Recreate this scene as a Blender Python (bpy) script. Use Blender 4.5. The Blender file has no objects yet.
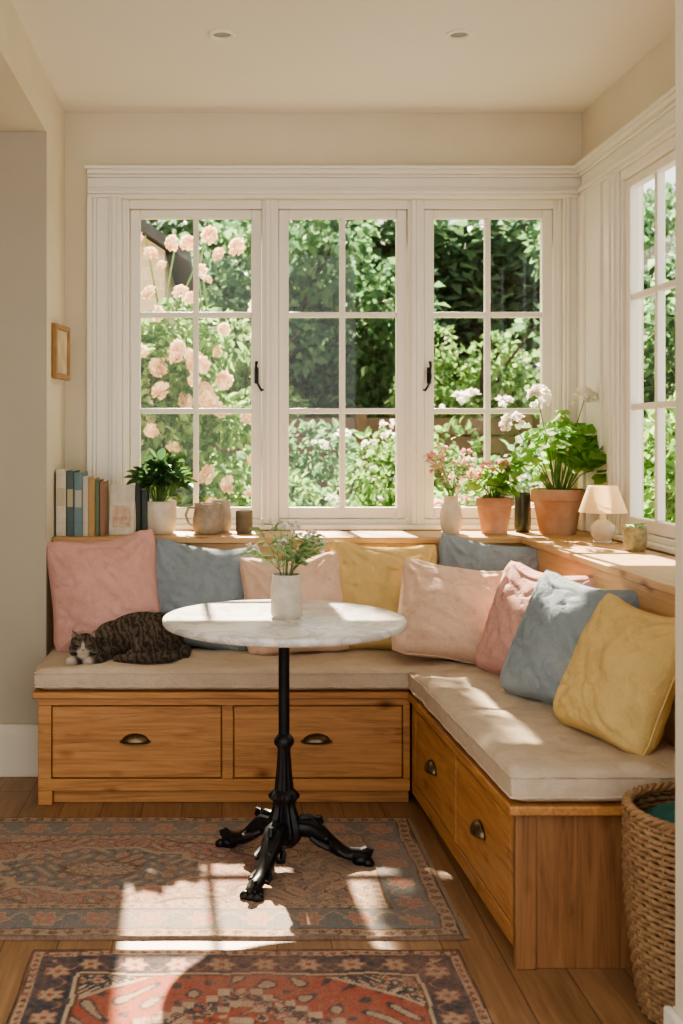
import bpy, math, random
from math import sin, cos, pi, radians, sqrt, hypot
from mathutils import Vector, Matrix, Euler, noise
random.seed(7)
COL = bpy.context.scene.collection
R = random.uniform

# ------------------------------------------------------------------ materials
def newmat(name):
    m = bpy.data.materials.new(name); m.use_nodes = True
    nt = m.node_tree
    return m, nt, nt.nodes, nt.links, nt.nodes['Principled BSDF']

def mapping(nt, scale=(1,1,1), src='Object', rot=(0,0,0)):
    tc = nt.nodes.new('ShaderNodeTexCoord'); mp = nt.nodes.new('ShaderNodeMapping')
    mp.inputs['Scale'].default_value = scale; mp.inputs['Rotation'].default_value = rot
    nt.links.new(tc.outputs[src], mp.inputs['Vector'])
    return mp.outputs['Vector']

def ramp(nt, fac, stops):
    r = nt.nodes.new('ShaderNodeValToRGB')
    el = r.color_ramp.elements
    while len(el) < len(stops): el.new(0.5)
    for e, (p, c) in zip(el, stops):
        e.position = p; e.color = (c[0], c[1], c[2], 1)
    nt.links.new(fac, r.inputs['Fac'])
    return r.outputs['Color']

def bump(nt, h, strength, dist, bsdf):
    b = nt.nodes.new('ShaderNodeBump'); b.inputs['Strength'].default_value = strength
    b.inputs['Distance'].default_value = dist
    nt.links.new(h, b.inputs['Height']); nt.links.new(b.outputs['Normal'], bsdf.inputs['Normal'])

def noise_tex(nt, vec, scale, detail=4, rough=.55, dist=0):
    n = nt.nodes.new('ShaderNodeTexNoise')
    n.inputs['Scale'].default_value = scale; n.inputs['Detail'].default_value = detail
    n.inputs['Roughness'].default_value = rough; n.inputs['Distortion'].default_value = dist
    nt.links.new(vec, n.inputs['Vector'])
    return n.outputs['Fac']

def plain(name, c1, c2=None, scale=6, rough=.6, metal=0, bs=0, bscale=60, bd=.002, stretch=(1,1,1)):
    m, nt, N, L, b = newmat(name)
    if c2 is None: c2 = tuple(x*.85 for x in c1)
    v = mapping(nt, stretch)
    f = noise_tex(nt, v, scale, 5)
    L.new(ramp(nt, f, [(.3, c2), (.7, c1)]), b.inputs['Base Color'])
    b.inputs['Roughness'].default_value = rough; b.inputs['Metallic'].default_value = metal
    if bs: bump(nt, noise_tex(nt, v, bscale, 3), bs, bd, b)
    return m

def wood(name, axis, light, mid, dark, rough=.45, scale=1.0, knots=True):
    m, nt, N, L, b = newmat(name)
    s = [22, 22, 22]; s[axis] = 1.5
    v = mapping(nt, tuple(x*scale for x in s))
    f = noise_tex(nt, v, 1.6, 8, .68, 1.1)
    s2 = [130, 130, 130]; s2[axis] = 3
    f2 = noise_tex(nt, mapping(nt, tuple(s2)), 1.5, 3)
    mx = N.new('ShaderNodeMath'); mx.operation = 'MULTIPLY_ADD'
    L.new(f2, mx.inputs[0]); mx.inputs[1].default_value = .35; L.new(f, mx.inputs[2])
    col = ramp(nt, mx.outputs[0], [(.46, dark), (.66, mid), (.90, light)])
    if knots:
        s3 = [8, 8, 8]; s3[axis] = 4.2
        vo = N.new('ShaderNodeTexVoronoi'); vo.inputs['Scale'].default_value = 1.0
        L.new(mapping(nt, tuple(s3)), vo.inputs['Vector'])
        k = ramp(nt, vo.outputs['Distance'], [(.05, (.20,.13,.08)), (.12, (.70,.60,.50)), (.20, (1,1,1))])
        mm = N.new('ShaderNodeMix'); mm.data_type='RGBA'; mm.blend_type='MULTIPLY'; mm.inputs[0].default_value=1
        L.new(col, mm.inputs[6]); L.new(k, mm.inputs[7]); col = mm.outputs[2]
    L.new(col, b.inputs['Base Color'])
    b.inputs['Roughness'].default_value = rough
    bump(nt, f2, .15, .002, b)
    return m

def linen(name, c, rump=1.9):
    m, nt, N, L, b = newmat(name)
    d = tuple(x*.80 for x in c)
    v = mapping(nt, (1,1,1))
    f = noise_tex(nt, v, 14, 6, .7)
    fx = noise_tex(nt, mapping(nt, (420, 420, 30)), 1, 2)
    fz = noise_tex(nt, mapping(nt, (30, 420, 420)), 1, 2)
    a = N.new('ShaderNodeMath'); a.operation = 'ADD'; L.new(fx, a.inputs[0]); L.new(fz, a.inputs[1])
    a2 = N.new('ShaderNodeMath'); a2.operation = 'MULTIPLY_ADD'
    L.new(a.outputs[0], a2.inputs[0]); a2.inputs[1].default_value = .42; L.new(f, a2.inputs[2])
    L.new(ramp(nt, a2.outputs[0], [(.60, d), (1.05, c)]), b.inputs['Base Color'])
    b.inputs['Roughness'].default_value = .95
    b.inputs['Specular IOR Level'].default_value = .12
    n3 = noise_tex(nt, v, 12, 2, .5, 1.8)
    a3 = N.new('ShaderNodeMath'); a3.operation = 'MULTIPLY_ADD'
    L.new(n3, a3.inputs[0]); a3.inputs[1].default_value = rump; L.new(a2.outputs[0], a3.inputs[2])
    bump(nt, a3.outputs[0], .55, .006, b)
    return m

def leafmat(name, cols, trans=.45, rough=.5):
    m = bpy.data.materials.new(name); m.use_nodes = True
    nt = m.node_tree; N = nt.nodes; L = nt.links; N.clear()
    out = N.new('ShaderNodeOutputMaterial'); g = N.new('ShaderNodeNewGeometry')
    n = len(cols)
    c = ramp(nt, g.outputs['Random Per Island'], [((i+.3)/n, k) for i, k in enumerate(cols)])
    p = N.new('ShaderNodeBsdfPrincipled'); p.inputs['Roughness'].default_value = rough
    p.inputs['Specular IOR Level'].default_value = .3
    t = N.new('ShaderNodeBsdfTranslucent')
    mx = N.new('ShaderNodeMixShader'); mx.inputs[0].default_value = trans
    L.new(c, p.inputs['Base Color'])
    hs = N.new('ShaderNodeHueSaturation'); hs.inputs['Value'].default_value = 1.5
    L.new(c, hs.inputs['Color']); L.new(hs.outputs[0], t.inputs['Color'])
    L.new(p.outputs[0], mx.inputs[1]); L.new(t.outputs[0], mx.inputs[2]); L.new(mx.outputs[0], out.inputs[0])
    return m

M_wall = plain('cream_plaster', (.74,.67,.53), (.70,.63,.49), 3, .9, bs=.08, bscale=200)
M_recess_shade = plain('painted_shade_plaster', (.47,.42,.335), (.44,.39,.31), 3, .9, bs=.08, bscale=200)  # recess shade put into a darker plaster colour
M_ceil = plain('ceiling_paint', (.84,.79,.71), (.82,.77,.69), 2, .9)
M_trim = plain('white_satin_paint', (.86,.82,.74), (.83,.79,.71), 4, .42)
M_oak = wood('honey_oak_x', 0, (.58,.30,.115), (.44,.21,.072), (.26,.11,.037))
M_oaky = wood('honey_oak_y', 1, (.56,.29,.11), (.42,.20,.069), (.25,.105,.035))
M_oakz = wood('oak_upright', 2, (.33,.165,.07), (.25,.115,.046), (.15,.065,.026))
M_ledge = wood('ledge_oak', 0, (.66,.43,.21), (.56,.34,.155), (.42,.22,.095), .4)
M_ledgey = wood('ledge_oak_y', 1, (.66,.43,.21), (.56,.34,.155), (.42,.22,.095), .4)
M_brass = plain('aged_bronze', (.20,.15,.09), (.10,.075,.05), 20, .35, 1)
M_iron = plain('cast_iron', (.022,.022,.024), (.012,.012,.013), 30, .38, .6, bs=.3, bscale=80)
M_seat = linen('oatmeal_linen', (.60,.49,.375), 1.7)
M_pink = linen('dusty_pink_linen', (.67,.39,.335))
M_blue = linen('slate_blue_linen', (.29,.34,.375))
M_peach = linen('peach_linen', (.79,.56,.425))
M_yel = linen('mustard_linen', (.71,.515,.225))
M_cer = plain('cream_glaze', (.70,.64,.52), (.54,.47,.37), 18, .4, bs=.1)
M_cer2 = plain('stoneware', (.50,.44,.36), (.33,.28,.22), 24, .5, bs=.2)
M_cer3 = plain('rustic_stoneware', (.42,.35,.27), (.24,.19,.14), 26, .6, bs=.3)
M_terra = plain('weathered_terracotta', (.60,.40,.28), (.42,.19,.10), 9, .9, bs=.3)
M_soil = plain('soil', (.06,.04,.025), (.03,.02,.012), 60, 1, bs=.8)
M_stem = plain('green_stem', (.16,.26,.07), (.10,.18,.05), 10, .6)
M_bark = plain('bark', (.10,.07,.045), (.05,.035,.025), 20, .95, bs=.8, bscale=30, bd=.02)
M_wick = wood('wicker', 0, (.42,.27,.14), (.31,.185,.09), (.17,.09,.045), .7, knots=False)
M_grass = plain('grass', (.20,.30,.07), (.09,.17,.04), 4, .95, bs=.6, bscale=60, bd=.03)
M_dark = plain('dark_green_glaze', (.05,.07,.05), (.03,.04,.03), 10, .25)
M_leafA = leafmat('garden_leaves', [(.055,.12,.065),(.09,.18,.085),(.13,.25,.11),(.20,.33,.15)], .6)
M_leafH = leafmat('hedge_leaves', [(.06,.125,.075),(.09,.17,.095),(.12,.22,.115),(.17,.28,.14)], .6)
M_leafB = leafmat('bright_leaves', [(.08,.17,.055),(.13,.25,.075),(.20,.33,.10),(.28,.40,.15)], .55)
M_leafP = leafmat('house_plant_leaves', [(.12,.25,.065),(.19,.35,.095),(.28,.46,.14)], .55, .65)
M_leafD = leafmat('dark_leaves', [(.045,.11,.045),(.07,.15,.06),(.10,.20,.075)], .35, .4)
M_leafS = leafmat('sage_leaves', [(.20,.30,.14),(.29,.40,.20),(.40,.50,.28)], .4)
M_rose = leafmat('rose_petals', [(.72,.46,.32),(.80,.60,.44),(.84,.71,.55),(.86,.78,.66)], .25)
M_white = leafmat('white_petals', [(.90,.87,.82),(.92,.89,.84),(.9,.82,.76)], .3)
M_pinkf = leafmat('pink_petals', [(.80,.38,.38),(.85,.52,.48),(.9,.68,.6)], .35)

def marble():
    m, nt, N, L, b = newmat('white_marble')
    v = mapping(nt, (1,1,1))
    f = noise_tex(nt, v, 5, 8, .65, 1.6)
    c = ramp(nt, f, [(.40,(.72,.69,.64)),(.49,(.48,.46,.44)),(.53,(.72,.69,.64)),(.75,(.79,.76,.71))])
    L.new(c, b.inputs['Base Color']); b.inputs['Roughness'].default_value = .28
    return m
M_marble = marble()

def glass():
    m = bpy.data.materials.new('window_glass'); m.use_nodes = True
    nt = m.node_tree; N = nt.nodes; L = nt.links; N.clear()
    out = N.new('ShaderNodeOutputMaterial'); t = N.new('ShaderNodeBsdfTransparent')
    g = N.new('ShaderNodeBsdfGlossy'); g.inputs['Roughness'].default_value = .02
    mx = N.new('ShaderNodeMixShader'); mx.inputs[0].default_value = .025
    L.new(t.outputs[0], mx.inputs[1]); L.new(g.outputs[0], mx.inputs[2]); L.new(mx.outputs[0], out.inputs[0])
    return m
M_glass = glass()

def floor_mat():
    m, nt, N, L, b = newmat('oak_floorboards')
    v = mapping(nt, (1,1,1), rot=(0,0,radians(90)))
    br = N.new('ShaderNodeTexBrick'); L.new(v, br.inputs['Vector'])
    br.inputs['Scale'].default_value = 1; br.inputs['Brick Width'].default_value = 1.6
    br.inputs['Row Height'].default_value = .14; br.inputs['Mortar Size'].default_value = .002
    br.inputs['Color1'].default_value = (.34,.195,.095,1); br.inputs['Color2'].default_value = (.27,.15,.072,1)
    br.inputs['Mortar'].default_value = (.12,.06,.03,1)
    f = noise_tex(nt, mapping(nt, (22,1.5,10)), 2, 6, .6, .6)
    g = ramp(nt, f, [(.3,(.62,.6,.58)),(.7,(1.15,1.15,1.15))])
    mx = N.new('ShaderNodeMix'); mx.data_type = 'RGBA'; mx.blend_type = 'MULTIPLY'
    mx.inputs[0].default_value = 1; L.new(br.outputs['Color'], mx.inputs[6]); L.new(g, mx.inputs[7])
    L.new(mx.outputs[2], b.inputs['Base Color']); b.inputs['Roughness'].default_value = .42
    bump(nt, f, .1, .002, b)
    return m
def brick_mat():
    m, nt, N, L, b = newmat('brick')
    tc = N.new('ShaderNodeTexCoord'); sp = N.new('ShaderNodeSeparateXYZ'); cb = N.new('ShaderNodeCombineXYZ')
    L.new(tc.outputs['Object'], sp.inputs[0])
    ad = N.new('ShaderNodeMath'); L.new(sp.outputs[0], ad.inputs[0]); L.new(sp.outputs[1], ad.inputs[1])
    L.new(ad.outputs[0], cb.inputs[0]); L.new(sp.outputs[2], cb.inputs[1])
    br = N.new('ShaderNodeTexBrick'); L.new(cb.outputs[0], br.inputs['Vector'])
    br.inputs['Scale'].default_value = 1; br.inputs['Brick Width'].default_value = .22
    br.inputs['Row Height'].default_value = .075; br.inputs['Mortar Size'].default_value = .006
    br.inputs['Color1'].default_value = (.66,.48,.30,1); br.inputs['Color2'].default_value = (.56,.38,.24,1)
    br.inputs['Mortar'].default_value = (.62,.54,.44,1)
    L.new(br.outputs['Color'], b.inputs['Base Color']); b.inputs['Roughness'].default_value = .9
    return m
def attr_mat(name):
    m, nt, N, L, b = newmat(name)
    a = N.new('ShaderNodeAttribute'); a.attribute_name = 'Col'
    f = noise_tex(nt, mapping(nt, (1,1,1)), 200, 4, .7)
    g = ramp(nt, f, [(.3,(.66,.66,.66)),(.7,(1.25,1.25,1.25))])
    mx = N.new('ShaderNodeMix'); mx.data_type = 'RGBA'; mx.blend_type = 'MULTIPLY'
    mx.inputs[0].default_value = 1; L.new(a.outputs['Color'], mx.inputs[6]); L.new(g, mx.inputs[7])
    L.new(mx.outputs[2], b.inputs['Base Color']); b.inputs['Roughness'].default_value = 1
    b.inputs['Specular IOR Level'].default_value = .1
    bump(nt, f, .5, .004, b)
    return m
M_floor, M_brick = floor_mat(), brick_mat()

# ------------------------------------------------------------------ mesh builder
class MB:
    def __init__(s): s.v=[]; s.f=[]; s.m=[]
    def add(s, vs, fs, mi=0):
        o=len(s.v); s.v.extend(vs); s.f.extend([tuple(i+o for i in f) for f in fs]); s.m.extend([mi]*len(fs))
    def box(s, x0,x1,y0,y1,z0,z1, mi=0, M=None):
        vs=[(x,y,z) for x in (x0,x1) for y in (y0,y1) for z in (z0,z1)]
        if M is not None: vs=[tuple(M@Vector(p)) for p in vs]
        s.add(vs,[(0,1,3,2),(4,6,7,5),(0,4,5,1),(2,3,7,6),(0,2,6,4),(1,5,7,3)],mi)
    def lathe(s, prof, c=(0,0,0), n=32, mi=0, flute=None):
        vs=[];fs=[];rings=[]
        for k,(r,z) in enumerate(prof):
            if r<1e-6: rings.append([len(vs)]); vs.append((c[0],c[1],c[2]+z))
            else:
                rg=[]
                for i in range(n):
                    a=2*pi*i/n; rr=r
                    if flute: rr=r*(1+flute(a,z))
                    rg.append(len(vs)); vs.append((c[0]+rr*cos(a),c[1]+rr*sin(a),c[2]+z))
                rings.append(rg)
        for A,B in zip(rings,rings[1:]):
            if len(A)==1 and len(B)==1: continue
            for i in range(n):
                j=(i+1)%n
                if len(A)==1: fs.append((A[0],B[j],B[i]))
                elif len(B)==1: fs.append((A[i],A[j],B[0]))
                else: fs.append((A[i],A[j],B[j],B[i]))
        s.add(vs,fs,mi)
    def tube(s, pts, rad, n=8, mi=0, closed=False, cap=True):
        P=[Vector(p) for p in pts]; K=len(P)
        if not hasattr(rad,'__len__'): rad=[rad]*K
        up=None; vs=[];fs=[]
        for k in range(K):
            if closed: t=P[(k+1)%K]-P[k-1]
            else: t=P[min(k+1,K-1)]-P[max(k-1,0)]
            if t.length<1e-9: t=Vector((0,0,1))
            t.normalize()
            if up is None: up=t.orthogonal().normalized()
            else:
                up=up-t*up.dot(t)
                up=up.normalized() if up.length>1e-6 else t.orthogonal().normalized()
            b=t.cross(up)
            for i in range(n):
                a=2*pi*i/n; vs.append(tuple(P[k]+(up*cos(a)+b*sin(a))*rad[k]))
        for k in range(K if closed else K-1):
            k2=(k+1)%K
            for i in range(n):
                j=(i+1)%n; fs.append((k*n+i,k*n+j,k2*n+j,k2*n+i))
        if cap and not closed:
            fs.append(tuple(range(n))[::-1]); fs.append(tuple((K-1)*n+i for i in range(n)))
        s.add(vs,fs,mi)
    def ell(s, c, r, n=16, m=10, mi=0, M=None):
        vs=[];fs=[]
        for j in range(1,m):
            p=pi*j/m
            for i in range(n):
                a=2*pi*i/n; q=Vector((r[0]*sin(p)*cos(a), r[1]*sin(p)*sin(a), r[2]*cos(p)))
                if M is not None: q=M@q
                vs.append((c[0]+q.x,c[1]+q.y,c[2]+q.z))
        t=len(vs)
        for sg in (1,-1):
            q=Vector((0,0,sg*r[2])); q=M@q if M is not None else q
            vs.append((c[0]+q.x,c[1]+q.y,c[2]+q.z))
        for j in range(m-2):
            for i in range(n):
                k=(i+1)%n; fs.append((j*n+i,(j+1)*n+i,(j+1)*n+k,j*n+k))
        for i in range(n):
            k=(i+1)%n; fs.append((t,i,k)); fs.append((t+1,(m-2)*n+k,(m-2)*n+i))
        s.add(vs,fs,mi)
    def leaf(s, p, d, L, W, mi=0, fold=.15, roll=None, kind='oval', droop=.15):
        d=Vector(d).normalized(); p=Vector(p)
        a=Vector((0,0,1)).cross(d)
        if a.length<.05: a=Vector((1,0,0))
        a.normalize(); n=d.cross(a)
        r=R(-.7,.7) if roll is None else roll
        a,n=a*cos(r)+n*sin(r), n*cos(r)-a*sin(r)
        if kind=='oval':
            T=[(0,0,0),(.5,.33,fold),(.40,.7,fold-droop*.5),(0,1,-droop),(-.40,.7,fold-droop*.5),(-.5,.33,fold),(0,.5,0)]
            vs=[tuple(p+a*(x*W)+d*(y*L)+n*(z*L)) for x,y,z in T]
            s.add(vs,[(0,1,2,6),(6,2,3),(0,6,4,5),(6,3,4)],mi)
        elif kind=='card':
            T=[(0,0,0),(.5,.5,fold),(0,1,-droop),(-.5,.5,fold)]
            vs=[tuple(p+a*(x*W)+d*(y*L)+n*(z*L)) for x,y,z in T]
            s.add(vs,[(0,1,2,3)],mi)
        elif kind=='round':
            vs=[tuple(p+d*(L*.35))]; K=21
            for i in range(K):
                t=2*pi*i/K; rr=.5*(1+.08*cos(7*t))
                if i==K//2: rr=.2
                vs.append(tuple(p+d*(L*(.35+rr*cos(t)))+a*(W*rr*sin(t))+n*(L*(.10+.05*sin(3*t)))))
            s.add(vs,[(0,i+1,(i+1)%K+1) for i in range(K)],mi)
    def obj(s, name, mats, parent=None, loc=(0,0,0), rot=(0,0,0), off=None, smooth=True, bevel=0, angle=38, warp=None):
        me=bpy.data.meshes.new(name)
        vs=s.v
        if warp: vs=[warp(p) for p in vs]
        if off is not None: vs=[(p[0]-off[0],p[1]-off[1],p[2]-off[2]) for p in vs]
        me.from_pydata(vs,[],s.f)
        if not isinstance(mats,(list,tuple)): mats=[mats]
        for m in mats: me.materials.append(m)
        if len(mats)>1: me.polygons.foreach_set('material_index', s.m)
        me.validate(); me.update()
        if smooth:
            me.shade_smooth(); me.set_sharp_from_angle(angle=radians(angle))
        o=bpy.data.objects.new(name,me); COL.objects.link(o)
        o.location=loc; o.rotation_euler=rot
        if parent is not None: o.parent=parent
        if bevel:
            b=o.modifiers.new('bevel','BEVEL'); b.width=bevel; b.segments=2; b.limit_method='ANGLE'; b.angle_limit=radians(40)
        return o

def tag(o, label, cat, group=None):
    o['label']=label; o['category']=cat
    if group: o['group']=group
    return o
def thing(name, label, cat, loc=(0,0,0), rotz=0, group=None):
    e=bpy.data.objects.new(name,None); COL.objects.link(e); e.empty_display_size=.1
    e.location=loc; e.rotation_euler=(0,0,rotz)
    return tag(e,label,cat,group)
def struct(o, label):
    o['kind']='structure'; o['label']=label; return o

# ------------------------------------------------------------------ room shell
CEIL=2.70; YB=4.70; XL=-.677; XR=1.552; WY=4.24; XO=1.64
OX0,OX1,OZ0,OZ1=-.431,1.468,.925,2.33
b=MB(); b.box(-3.2,2.2,-.6,4.95,-.12,0); struct(b.obj('floor',M_floor,smooth=False),'warm oak floorboards')
b=MB(); b.box(XL,1.8,1.2,4.95,CEIL,CEIL+.15); struct(b.obj('ceiling',M_ceil,smooth=False),'pale painted ceiling')
b=MB()
b.box(XL,OX0,YB,4.95,0,CEIL); b.box(OX1,XO,YB,4.95,0,CEIL)
b.box(OX0,OX1,YB,4.95,0,OZ0-.02); b.box(OX0,OX1,YB,4.95,OZ1,CEIL)
struct(b.obj('wall_back',M_wall,smooth=False),'cream plaster wall around the garden windows')
b=MB()
b.box(XR,XO,WY,YB,0,CEIL); b.box(XR,XO,2.2,2.97,0,CEIL)
b.box(XR,XO,2.97,WY,0,OZ0-.02); b.box(XR,XO,2.97,WY,OZ1,CEIL)
struct(b.obj('wall_right',M_wall,smooth=False),'cream plaster side wall with casement windows')
b=MB(); b.box(-3.2,XL,4.215,4.95,0,CEIL+.15); b.box(-3.2,XL,4.2,4.215,2.48,CEIL+.15)
b.box(-3.2,XL,1.2,4.2,2.48,CEIL+.15)
struct(b.obj('wall_left',M_wall,smooth=False),'cream plaster wall with a dropped lintel')
b=MB(); b.box(-1.9,XL-.0005,4.2,4.2149,0,2.479); b.box(-1.9,-1.75,1.2,4.2,0,2.479)  # second box: unseen side wall added to cut light in the recess
struct(b.obj('wall_recess',M_recess_shade,smooth=False),'adjoining recess wall with shade painted into its plaster')
b=MB(); b.box(.915,1.8,2.03,2.2,0,CEIL); struct(b.obj('wall_front',M_wall,smooth=False),'cream plaster door jamb')
b=MB(); b.box(.897,.915,2.012,2.218,0,.14); b.box(.915,1.55,2.2,2.218,0,.14)
struct(b.obj('baseboard_front',M_trim,bevel=.004),'white skirting on the jamb')
b=MB(); b.box(-1.75,XL-.002,4.175,4.2,0,.20); b.box(-1.75,XL-.002,4.168,4.175,0,.165)
struct(b.obj('baseboard_left',plain('shaded_skirting_paint',(.70,.65,.55),(.67,.62,.52),4,.45),bevel=.004),'tall white skirting board')  # white skirting greyed in colour to stand in for recess shade

b=MB()
P=YB
def stile(x0,x1,mir=False):
    w=x1-x0
    bands=[(0,.16,.042),(.16,.26,.026),(.26,.62,.018),(.62,.72,.026),(.72,.86,.034),(.86,1,.022)]
    for a,c,p in bands:
        if mir: a,c=1-c,1-a
        b.box(x0+a*w,x0+c*w,P-p,P,.905,OZ1)
stile(-.578,-.431); stile(1.468,1.545,True)
H=2.448-OZ1
HB=[(0,.14,.022),(.14,.28,.034),(.28,.38,.026),(.38,.74,.018),(.74,.84,.028),(.84,1,.045)]
for a,c,p in HB: b.box(-.578,1.545,P-p,P,OZ1+a*H,OZ1+c*H)
b.box(-.586,1.545,P-.055,P,2.448,2.462)
struct(b.obj('trim_1',M_trim,bevel=.003),'cream moulded casing around the back windows')
b=MB()
for a,c,p in [(WY,WY+.03,.030),(WY+.03,WY+.06,.036),(WY+.06,WY+.09,.024),(WY+.09,4.40,.016),(4.40,4.43,.028),(4.43,4.60,.018),(4.60,4.69,.03),
              (2.79,2.82,.03),(2.82,2.93,.018),(2.93,2.97,.034)]:
    b.box(XR-p,XR,a,c,.905,OZ1)
for a,c,p in HB: b.box(XR-p,XR,2.79,4.655,OZ1+a*H,OZ1+c*H)
b.box(XR-.055,XR,2.78,4.64,2.448,2.462)
struct(b.obj('trim_2',M_trim,bevel=.003),'cream moulded casing around the side windows')
b=MB(); b.box(OX0,OX1,4.655,4.95,OZ0-.0199,OZ0); struct(b.obj('trim_3',M_trim,bevel=.004),'white painted window sill')
b=MB(); b.box(1.51,XO+.03,2.97,WY,OZ0-.0199,OZ0); struct(b.obj('trim_4',M_trim,bevel=.004),'white painted side window sill')

def window(name, loc, rz, w, label, handle=None, jl=.03, jr=.035):
    h=OZ1-OZ0
    f=MB(); y0,y1=.02,.10
    f.box(0,jl,y0,y1,0,h); f.box(w-jr,w,y0,y1,0,h); f.box(jl,w-jr,y0,y1,0,.022); f.box(jl,w-jr,y0,y1,h-.038,h)
    f.box(0,jl*.6,y0-.012,y0,0,h); f.box(w-jr*.6,w,y0-.012,y0,0,h)
    o=f.obj(name,M_trim,loc=loc,rot=(0,0,rz),bevel=.003); struct(o,label)
    s=MB(); x0,x1,z0,z1=jl+.002,w-jr-.002,.024,h-.040; st=.044; a,c=.035,.075
    s.box(x0,x0+st,a,c,z0,z1); s.box(x1-st,x1,a,c,z0,z1)
    s.box(x0+st,x1-st,a,c,z0,z0+.048); s.box(x0+st,x1-st,a,c,z1-.036,z1)
    gx0,gx1,gz0,gz1=x0+st,x1-st,z0+.048,z1-.036
    xm=(gx0+gx1)/2; s.box(xm-.012,xm+.012,a+.004,c-.004,gz0,gz1)
    for k in (1,2):
        zz=gz0+(gz1-gz0)*k/3; s.box(gx0,gx1,a+.006,c-.006,zz-.012,zz+.012)
    s.obj('sash',M_trim,parent=o,bevel=.004)
    g=MB(); g.box(gx0-.005,gx1+.005,.054,.057,gz0-.005,gz1+.005); g.obj('window_pane',M_glass,parent=o,smooth=False)
    if handle:
        hx=x1-st/2 if handle=='r' else x0+st/2
        sg=-1 if handle=='r' else 1
        k=MB(); zc=.645
        k.box(hx-.009,hx+.009,a-.006,a,zc-.035,zc+.035)
        k.tube([(hx,a-.004,zc+.015),(hx,a-.022,zc+.012),(hx+.002*sg,a-.026,zc-.005),(hx-.001*sg,a-.026,zc-.03),(hx-.012*sg,a-.028,zc-.052),(hx-.022*sg,a-.026,zc-.066),(hx-.03*sg,a-.022,zc-.062)],[.006,.007,.006,.005,.005,.006,.004],8)
        k.tube([(hx,a-.02,zc+.012),(hx+.003*sg,a-.024,zc+.04),(hx,a-.024,zc+.06)],[.006,.005,.007],8)
        k.obj('handle',M_iron,parent=o)
    return o
window('window_1',(-.431,YB,OZ0),0,.640,'white casement window with garden roses beyond','r')
window('window_2',(.209,YB,OZ0),0,.631,'white central casement window',None,.035,.035)
window('window_3',(.840,YB,OZ0),0,.628,'white casement window with black latch','l',.035,.03)
window('window_4',(XR-.03,WY,OZ0),-pi/2,.635,'white side casement window')
window('window_5',(XR-.03,WY-.635,OZ0),-pi/2,.635,'white side casement window',None,.035,.03)

M_lens=plain('downlight_lens',(.35,.33,.3),rough=.2)
for i,(x,y) in enumerate([(0,3.785),(.823,3.785)]):
    t=thing('ceiling_downlight','small round recessed white ceiling downlight','downlight',(x,y,CEIL),group='ceiling downlights')
    b=MB(); b.lathe([(.046,0),(.047,-.006),(.040,-.009),(.033,-.007),(.030,.0)],n=32); b.obj('bezel',M_trim,parent=t)
    b=MB(); b.lathe([(.031,-.001),(.018,-.003),(0,-.0035)],n=24); b.obj('lens',M_lens,parent=t)

# ------------------------------------------------------------------ ledge
t=thing('window_ledge','oak window ledge with panelled backrest above the bench','shelf',(0,4.34,0))
off=(0,4.34,0)
b=MB(); b.box(XL+.002,XR-.003,4.33,4.654,.878,.903); b.obj('ledge_top',M_ledge,parent=t,off=off,bevel=.004)
b=MB(); b.box(1.19,1.508,2.62,4.3295,.878,.903); b.obj('ledge_top',M_ledgey,parent=t,off=off,bevel=.004)
b=MB(); b.box(XL+.002,1.205,4.35,4.372,.0,.877)
b.obj('back_panel',M_ledge,parent=t,off=off,bevel=.002)
b=MB(); b.box(1.206,1.228,2.66,4.3495,0,.877)
b.obj('back_panel',M_ledgey,parent=t,off=off,bevel=.002)

# ------------------------------------------------------------------ benches
def cup(parent, c, face, off):
    b=MB(); A,B,D=.048,.030,.026; vs=[];fs=[];n,m=20,8
    for j in range(m+1):
        v=pi/2*j/m
        for i in range(n+1):
            u=pi*i/n; vs.append((-A*cos(u),-D*sin(v)*sin(u),B*sin(u)*cos(v)))
    for j in range(m):
        for i in range(n): q=j*(n+1)+i; fs.append((q,q+1,q+n+2,q+n+1))
    b.add(vs,fs)
    b.box(-.055,.055,-.003,0,-.003,.008)
    b.tube([(-A,-.002,0)]+[(-A*cos(pi*i/12),-D*sin(pi*i/12),0) for i in range(1,12)]+[(A,-.002,0)],.0022,6)
    rz=0 if face=='y' else -pi/2
    o=b.obj('handle',M_brass,parent=parent,loc=(c[0]-off[0],c[1]-off[1],c[2]-off[2]),rot=(0,0,rz))
    o.modifiers.new('s','SOLIDIFY').thickness=.0015
    o['label']='aged bronze cup pull'
off=(0,3.85,0)
t=thing('storage_bench','oak window bench with two wide drawers','bench',off)
b=MB(); fy=3.85
b.box(-.65,.665,fy+.022,4.335,.05,.3799)
b.box(-.65,.665,fy,fy+.022,.352,.38); b.box(-.65,.665,fy,fy+.022,.05,.092)
for x0,x1 in [(-.65,-.603),(0.0,.040),(.640,.665)]: b.box(x0,x1,fy,fy+.022,.092,.352)
b.box(-.65,-.60,fy,fy+.05,0,.0499); b.box(-.60,.665,fy+.030,fy+.05,0,.0499); b.box(-.65,-.63,fy+.0501,4.335,0,.0499)
b.obj('body',M_oak,parent=t,off=off,bevel=.0025)
b=MB(); b.box(-.668,.662,fy-.022,4.335,.3801,.403); b.box(.662,1.2,fy+.02,4.335,.3801,.403)
b.obj('seat_board',M_oak,parent=t,off=off,bevel=.004)
for x0,x1 in [(-.600,-.003),(.043,.637)]:
    b=MB(); b.box(x0,x1,fy+.004,fy+.0215,.096,.348)
    d=b.obj('drawer',M_oak,parent=t,off=off,bevel=.003)
    cup(d,((x0+x1)/2-.005,fy+.003,.222),'y',off)

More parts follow.
